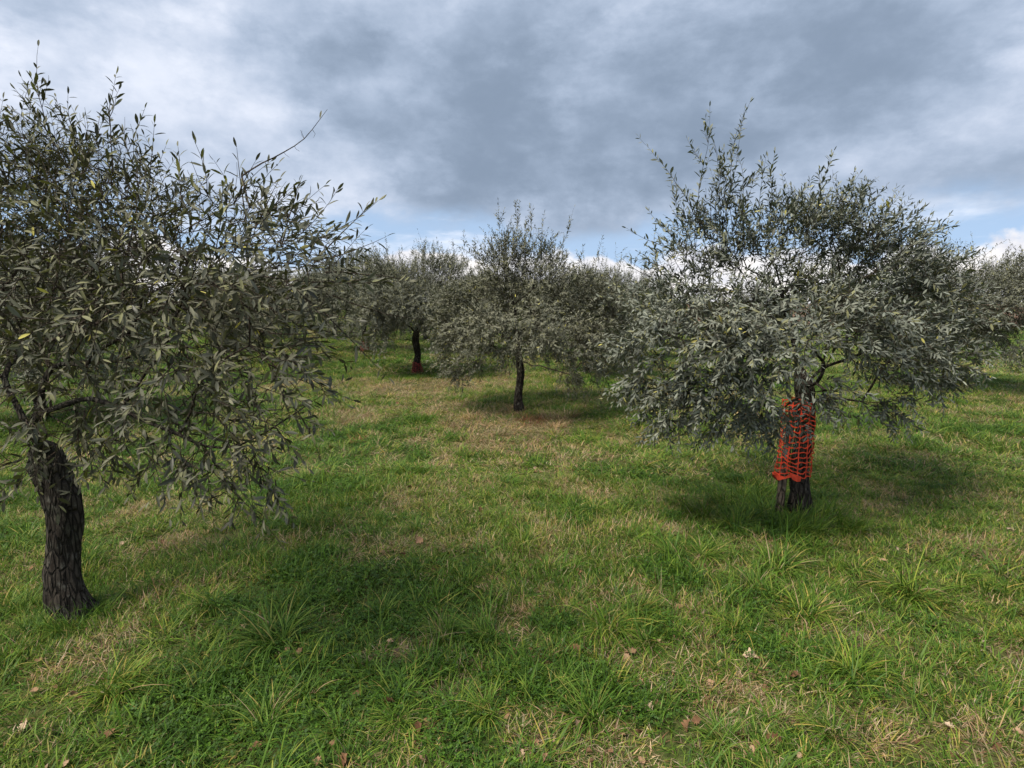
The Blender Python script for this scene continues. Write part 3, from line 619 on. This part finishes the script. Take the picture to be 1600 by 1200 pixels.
# ------------------------------------------------------------------ where the turf is dry, deep green or long
def px_g(px, py): return ground(px, py)[:2]
DRY = [((760, 668), .6, 1.2), ((850, 668), .55, .8), ((700, 640), .6, .6), ((560, 650), .5, .9), ((900, 720), .4, .35), ((740, 700), .35, .4), ((620, 605), .8, .75), ((700, 600), .9, .6), ((960, 690), .4, .4), ((760, 860), .28, 0.30), ((930, 880), .25, 0.28), ((600, 1020), .15, 0.28), ((850, 1020), .1, 0.33),
       ((1200, 1090), .18, 0.28), ((1050, 620), .8, .3), ((820, 590), 1.0, .35), ((400, 870), .25, .25), ((560, 860), .25, .4), ((480, 600), .7, .45), ((1180, 690), .4, .45), ((1000, 860), .2, 0.22), ((680, 720), .3, .3), ((820, 700), .4, .5), ((440, 700), .5, .2)]
DEEP = [((430, 1050), .5, .9), ((420, 940), .4, .7), ((380, 1110), .3, .8), ((560, 900), .4, .3), ((1100, 760), .5, .5), ((520, 690), .5, .5), ((1180, 820), .45, .9), ((1060, 900), .25, .5), ((860, 640), .5, .4), ((450, 780), .5, .4), ((840, 1060), .25, .3), ((980, 740), .4, .35), ((650, 590), .6, .9), ((930, 600), .7, .6), ((700, 1050), .3, .3)]
def field(L_, x, y):
    f = np.zeros_like(x); wob = fbm(x * 3.1 + 3, y * 3.1 + 50, 3) ** 1.5 * 1.4
    for (px, py), s_, a_ in L_:
        g = px_g(px, py); f = f + a_ * np.exp(-(((x - g[0]) ** 2 + (y - g[1]) ** 2) / s_ ** 2) * (.35 + 1.5 * wob))
    return f
R = np.random.default_rng(123)
PX, IX, SV, RZ = [], [], [], []
for d0, d1, dens_, s_ in ((.7, 5.0, 300, 1.0), (5.0, 12.0, 125, 1.5), (12.0, 45.0, 30, 2.9)):
    wmax = .95 * d1 + 2.2; m = int((d1 - d0) * 2 * wmax * dens_)
    x = R.uniform(-wmax, wmax, m); y = R.uniform(d0, d1, m); ok = np.abs(x) < .95 * y + 2.2; x, y = x[ok], y[ok]
    f1 = fbm(x * .9 + 5, y * .9 + 2, 4); f2 = fbm(x * .45 + 31, y * .45 + 12, 3); f3 = fbm(x * 4.2 + 70, y * 4.2 + 3, 3)
    dry = (f1 - .5) * .75 + field(DRY, x, y) * np.clip(.55 + (y - 3) * .16, .5, 1.5) + (f3 - .5) * 2.5 + R.normal(size=len(x)) * .27; deep = (f2 - .5) * 1.4 + (1 - f3 - .5) * 1.6 + field(DEEP, x, y) * .75 - field(DRY, x, y) * .6 + R.normal(size=len(x)) * .12
    dry = dry - field(DEEP, x, y) * .7 - .17 * np.clip((4.2 - y) / 1.5, 0, 1)
    kind = np.full(len(x), 'green', object)
    kind[(f2 < .5) & (R.random(len(x)) < .55)] = 'lime'; kind[deep > .34] = 'deep'; kind[dry > .17] = 'dry'; kind[dry > .6] = 'thatch'
    u = R.random(len(x)); kind[(u < .09) & (dry < .25)] = 'tall'; kind[(u > .975) & (dry > -.1)] = 'stalk'; kind[(u > .5) & (u < .56) & (y < 12)] = 'litter'
    idx = np.array([TYPES[k_][int(r_ * len(TYPES[k_]))] for k_, r_ in zip(kind, R.random(len(x)))])
    hs = (.72 + .75 * fbm(x * 1.3 + 8, y * 1.3, 3) ** 1.4) * R.uniform(.75, 1.25, len(x)); hs = hs * np.where(deep > .5, 1.35, 1.0)
    zs_ = hs * (1.0 if s_ < 1.2 else (1.05 if s_ < 2 else 1.3)); xs_ = s_ * R.uniform(.85, 1.2, len(x))
    PX.append(np.stack([x, y, hz(x, y)], 1)); IX.append(idx); SV.append(np.stack([xs_, xs_, zs_], 1)); RZ.append(R.uniform(0, 6.283, len(x)))
PX, IX, SV, RZ = map(np.concatenate, (PX, IX, SV, RZ))
me = bpy.data.meshes.new('grass'); me.vertices.add(len(PX)); me.vertices.foreach_set('co', PX.astype(np.float32).ravel())
a_ = me.attributes.new('pick', 'INT', 'POINT'); a_.data.foreach_set('value', IX.astype(np.int32))
a_ = me.attributes.new('size', 'FLOAT_VECTOR', 'POINT'); a_.data.foreach_set('vector', SV.astype(np.float32).ravel())
rv = np.zeros((len(PX), 3), np.float32); rv[:, 2] = RZ; rv[:, :2] = R.normal(0, .08, (len(PX), 2)); a_ = me.attributes.new('turn', 'FLOAT_VECTOR', 'POINT'); a_.data.foreach_set('vector', rv.ravel())
me.materials.append(M_GRASS)
grass = obj('grass', me, kind='stuff'); grass['label'] = 'short meadow grass with green, straw-coloured and herb patches'; grass['category'] = 'grass'
ng = bpy.data.node_groups.new('scatter_grass', 'GeometryNodeTree')
ng.interface.new_socket('Geometry', in_out='INPUT', socket_type='NodeSocketGeometry'); ng.interface.new_socket('Geometry', in_out='OUTPUT', socket_type='NodeSocketGeometry')
g = NT(ng); gi, go = g.new('NodeGroupInput'), g.new('NodeGroupOutput')
mp = g.new('GeometryNodeMeshToPoints'); iop = g.new('GeometryNodeInstanceOnPoints'); ci = g.new('GeometryNodeCollectionInfo')
ci.inputs['Collection'].default_value = protos_coll; ci.inputs['Separate Children'].default_value = True; ci.inputs['Reset Children'].default_value = True
def named(nm, ty): n_ = g.new('GeometryNodeInputNamedAttribute', data_type=ty); n_.inputs['Name'].default_value = nm; return n_.outputs[0]
g.l.new(gi.outputs[0], mp.inputs[0]); g.l.new(mp.outputs[0], iop.inputs['Points']); g.l.new(ci.outputs[0], iop.inputs['Instance'])
iop.inputs['Pick Instance'].default_value = True
g.l.new(named('pick', 'INT'), iop.inputs['Instance Index']); g.l.new(named('size', 'FLOAT_VECTOR'), iop.inputs['Scale'])
er = g.new('FunctionNodeEulerToRotation'); g.l.new(named('turn', 'FLOAT_VECTOR'), er.inputs[0]); g.l.new(er.outputs[0], iop.inputs['Rotation'])
g.l.new(iop.outputs[0], go.inputs[0])
md = grass.modifiers.new('scatter', 'NODES'); md.node_group = ng

# ------------------------------------------------------------------ tussocks one can count
R = np.random.default_rng(9)
LONG = [(G1, 3.5), (G2, 3.8), (G3, 1.6), (G4, 1.2), (Y1, .8), (ST1, .4)]
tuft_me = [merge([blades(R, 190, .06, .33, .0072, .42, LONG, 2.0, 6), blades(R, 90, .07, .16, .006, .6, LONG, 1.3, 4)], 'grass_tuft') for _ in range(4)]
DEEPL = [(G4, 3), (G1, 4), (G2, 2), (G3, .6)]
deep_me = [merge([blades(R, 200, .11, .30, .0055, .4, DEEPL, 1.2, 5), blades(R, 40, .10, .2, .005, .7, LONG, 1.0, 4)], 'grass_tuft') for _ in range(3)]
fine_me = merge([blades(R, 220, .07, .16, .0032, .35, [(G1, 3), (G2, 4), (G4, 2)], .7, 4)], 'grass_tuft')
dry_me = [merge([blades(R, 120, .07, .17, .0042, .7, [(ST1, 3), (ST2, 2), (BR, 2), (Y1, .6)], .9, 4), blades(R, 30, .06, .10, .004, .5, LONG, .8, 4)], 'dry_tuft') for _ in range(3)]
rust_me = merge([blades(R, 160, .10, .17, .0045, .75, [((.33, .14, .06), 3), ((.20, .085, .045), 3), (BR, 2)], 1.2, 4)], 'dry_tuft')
def tuft(me_, px, py, s_, label, cat='grass tuft', group='long grass tufts in the meadow', name='grass_tuft', zs=1.0):
    g_ = ground(px, py); o = obj(name, me_, loc=tuple(g_)); o.rotation_euler = (0, 0, R.uniform(0, 6.28)); o.scale = (s_, s_, s_ * zs); tag(o, label, cat, group)
GL = '%s arching tuft of long green grass blades standing in shorter turf'
for q_, (px, py, s_) in enumerate([(430, 1005, 1.0), (950, 985, .85), (1050, 870, .95), (1215, 890, 1.0), (760, 1000, .8), (600, 960, .6), (920, 1120, .75), (415, 1130, .65), (760, 1115, .55), (650, 830, .55), (1010, 1010, .6), (820, 850, .6), (880, 1080, .5), (1150, 985, .6), (1100, 870, .8), (1180, 920, .7), (700, 1000, .5), (530, 1150, .5), (930, 800, .7), (1260, 960, .8),
                                   (690, 990, .55), (1000, 960, .6), (620, 1130, .5), (480, 1090, .5), (1130, 1160, .5), (330, 950, .7), (1330, 1050, .8), (1420, 930, .9), (180, 1080, .8), (1300, 1150, .6)]):
    tuft(tuft_me[q_ % 4], px, py, s_, GL % ('broad' if s_ > .74 else 'small'))
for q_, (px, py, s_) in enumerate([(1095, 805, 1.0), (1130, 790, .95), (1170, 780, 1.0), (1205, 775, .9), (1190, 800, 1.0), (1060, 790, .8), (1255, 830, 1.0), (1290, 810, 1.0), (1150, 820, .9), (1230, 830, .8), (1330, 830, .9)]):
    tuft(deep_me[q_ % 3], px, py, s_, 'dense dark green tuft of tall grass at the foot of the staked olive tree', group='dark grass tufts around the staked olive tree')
for q_, (px, py, s_) in enumerate([(75, 960, .5), (150, 962, .55), (110, 985, .6), (50, 985, .5), (165, 940, .5), (30, 955, .5), (130, 950, .45)]):
    tuft(deep_me[q_ % 3], px, py, s_, 'short green tuft of grass against the thick trunk of the large-leaved olive tree', group='grass tufts around the large-leaved olive tree')
tuft(fine_me, 725, 716, .9, 'small compact bright green tuft alone in the straw-coloured patch', group=None)
tuft(fine_me, 655, 738, .8, 'low soft green tuft beside the straw-coloured patch', group=None)
tuft(rust_me, 825, 660, 1.7, 'rusty brown clump of dead grass at the foot of the bare-trunked olive tree', group=None, name='dry_grass_tuft')
tuft(rust_me, 562, 692, 1.1, 'small orange-brown clump of dead grass near the tip of the large-leaved olive branch', group=None, name='dry_grass_tuft')
for q_, (px, py, s_) in enumerate([(850, 1030, .55), (690, 955, .4), (820, 955, .5), (640, 1030, .5), (890, 650, 1.4), (860, 655, 1.5), (870, 668, 1.2), (1180, 1050, .4), (700, 860, .6), (780, 880, .5), (960, 870, .5), (550, 655, 1.1), (570, 650, 1.0), (535, 660, .9), (740, 655, 1.3), (700, 665, 1.2), (780, 680, 1.2), (1215, 1120, .5), (1000, 690, .8)]):
    tuft(dry_me[q_ % 3], px, py, s_, 'pale straw-coloured tuft of withered grass among green turf', group='withered grass tufts in the meadow', name='dry_grass_tuft')

# ------------------------------------------------------------------ fallen oak leaves
def mat_dead():
    m, N, out = mat('dead_leaf'); P = N.new('ShaderNodeTexCoord').outputs['Object']; oi = N.new('ShaderNodeObjectInfo').outputs['Random']
    c = N.ramp(oi, [(0, (.12, .06, .033)), (.35, (.22, .125, .07)), (.7, (.33, .21, .13)), (1, (.46, .35, .25))])
    c = N.mix(1.0, c, N.ramp(N.noise(P, 5, 4), [(.3, (.7, .7, .7)), (.7, (1.15, 1.1, 1.05))]), 'MULTIPLY')
    N.l.new(principled(N, c, .8, .15), out.inputs[0]); return m
M_DEAD = mat_dead()
def oak(seed):
    R = np.random.default_rng(seed); nn = 13; V, Fc = [], []
    for q_ in range(nn):
        s_ = q_ / (nn - 1); w_ = (.05 + .36 * math.sin(math.pi * min(1, s_ * 1.02)) ** .8) * (1 + .38 * math.sin(s_ * 26 + seed)) if 0 < q_ < nn - 1 else .02
        cu = .16 * math.sin(s_ * 2.6 + seed) + .05 * R.normal() * .3
        for v_ in (-1, -.5, 0, .5, 1): V.append((s_ - .5, v_ * w_, cu * .8 + .22 * abs(v_) ** 1.5 * w_ * (1.5 + .8 * math.sin(seed * 2 + s_ * 5 + v_))))
    for q_ in range(nn - 1):
        for c_ in range(4): a_ = q_ * 5 + c_; Fc.append((a_, a_ + 1, a_ + 6, a_ + 5))
    b0 = len(V); V += [(-.75, .012, .05), (-.75, -.012, .05), (-.5, .012, 0), (-.5, -.012, 0)]; Fc.append((b0, b0 + 1, b0 + 3, b0 + 2))
    me_ = bpy.data.meshes.new('fallen_leaf'); me_.from_pydata(V, [], Fc); me_.materials.append(M_DEAD)
    for p_ in me_.polygons: p_.use_smooth = True
    return me_
oaks = [oak(s_) for s_ in range(6)]
LV = [(1107, 1103, .07), (1172, 1030, .065), (1190, 1035, .05), (898, 1022, .055), (902, 1036, .045), (985, 1025, .06), (804, 1028, .045), (608, 1103, .06), (1100, 962, .06), (1095, 952, .045), (1092, 990, .05), (1160, 1155, .06), (850, 1195, .07), (815, 1185, .05), (1010, 1108, .055), (1025, 1105, .05), (655, 850, .06), (462, 815, .06), (455, 803, .05), (500, 772, .06), (575, 728, .06), (518, 702, .06), (622, 633, .07), (785, 692, .06), (1175, 722, .07), (680, 945, .05), (655, 1145, .06), (670, 1135, .05), (375, 1152, .05), (400, 1170, .05), (457, 1068, .04), (1210, 1160, .06), (1060, 955, .05), (630, 870, .04), (700, 975, .05),
      (1075, 1140, .05), (925, 945, .05), (1230, 920, .05), (1240, 1060, .05), (540, 1195, .06), (905, 895, .05), (640, 765, .04), (750, 800, .04), (1000, 1070, .04), (870, 700, .06), (930, 720, .05)]
R = np.random.default_rng(31)
for _ in range(240):
    px, py = R.uniform(-50, 1650), 1200 - 560 * R.random() ** 1.3; LV.append((px, py, R.uniform(.02, .042)))
for px, py, s_ in LV:
    g_ = ground(px, py); o = obj('fallen_leaf', oaks[int(R.integers(6))], loc=(g_[0], g_[1], g_[2] + R.uniform(.004, .026))); o.rotation_euler = (R.normal() * .6, R.normal() * .6, R.uniform(0, 6.28)); o.scale = (s_,) * 3
    tag(o, 'small dry brown lobed leaf fallen into the grass', 'fallen leaf', 'dry leaves scattered over the grass')
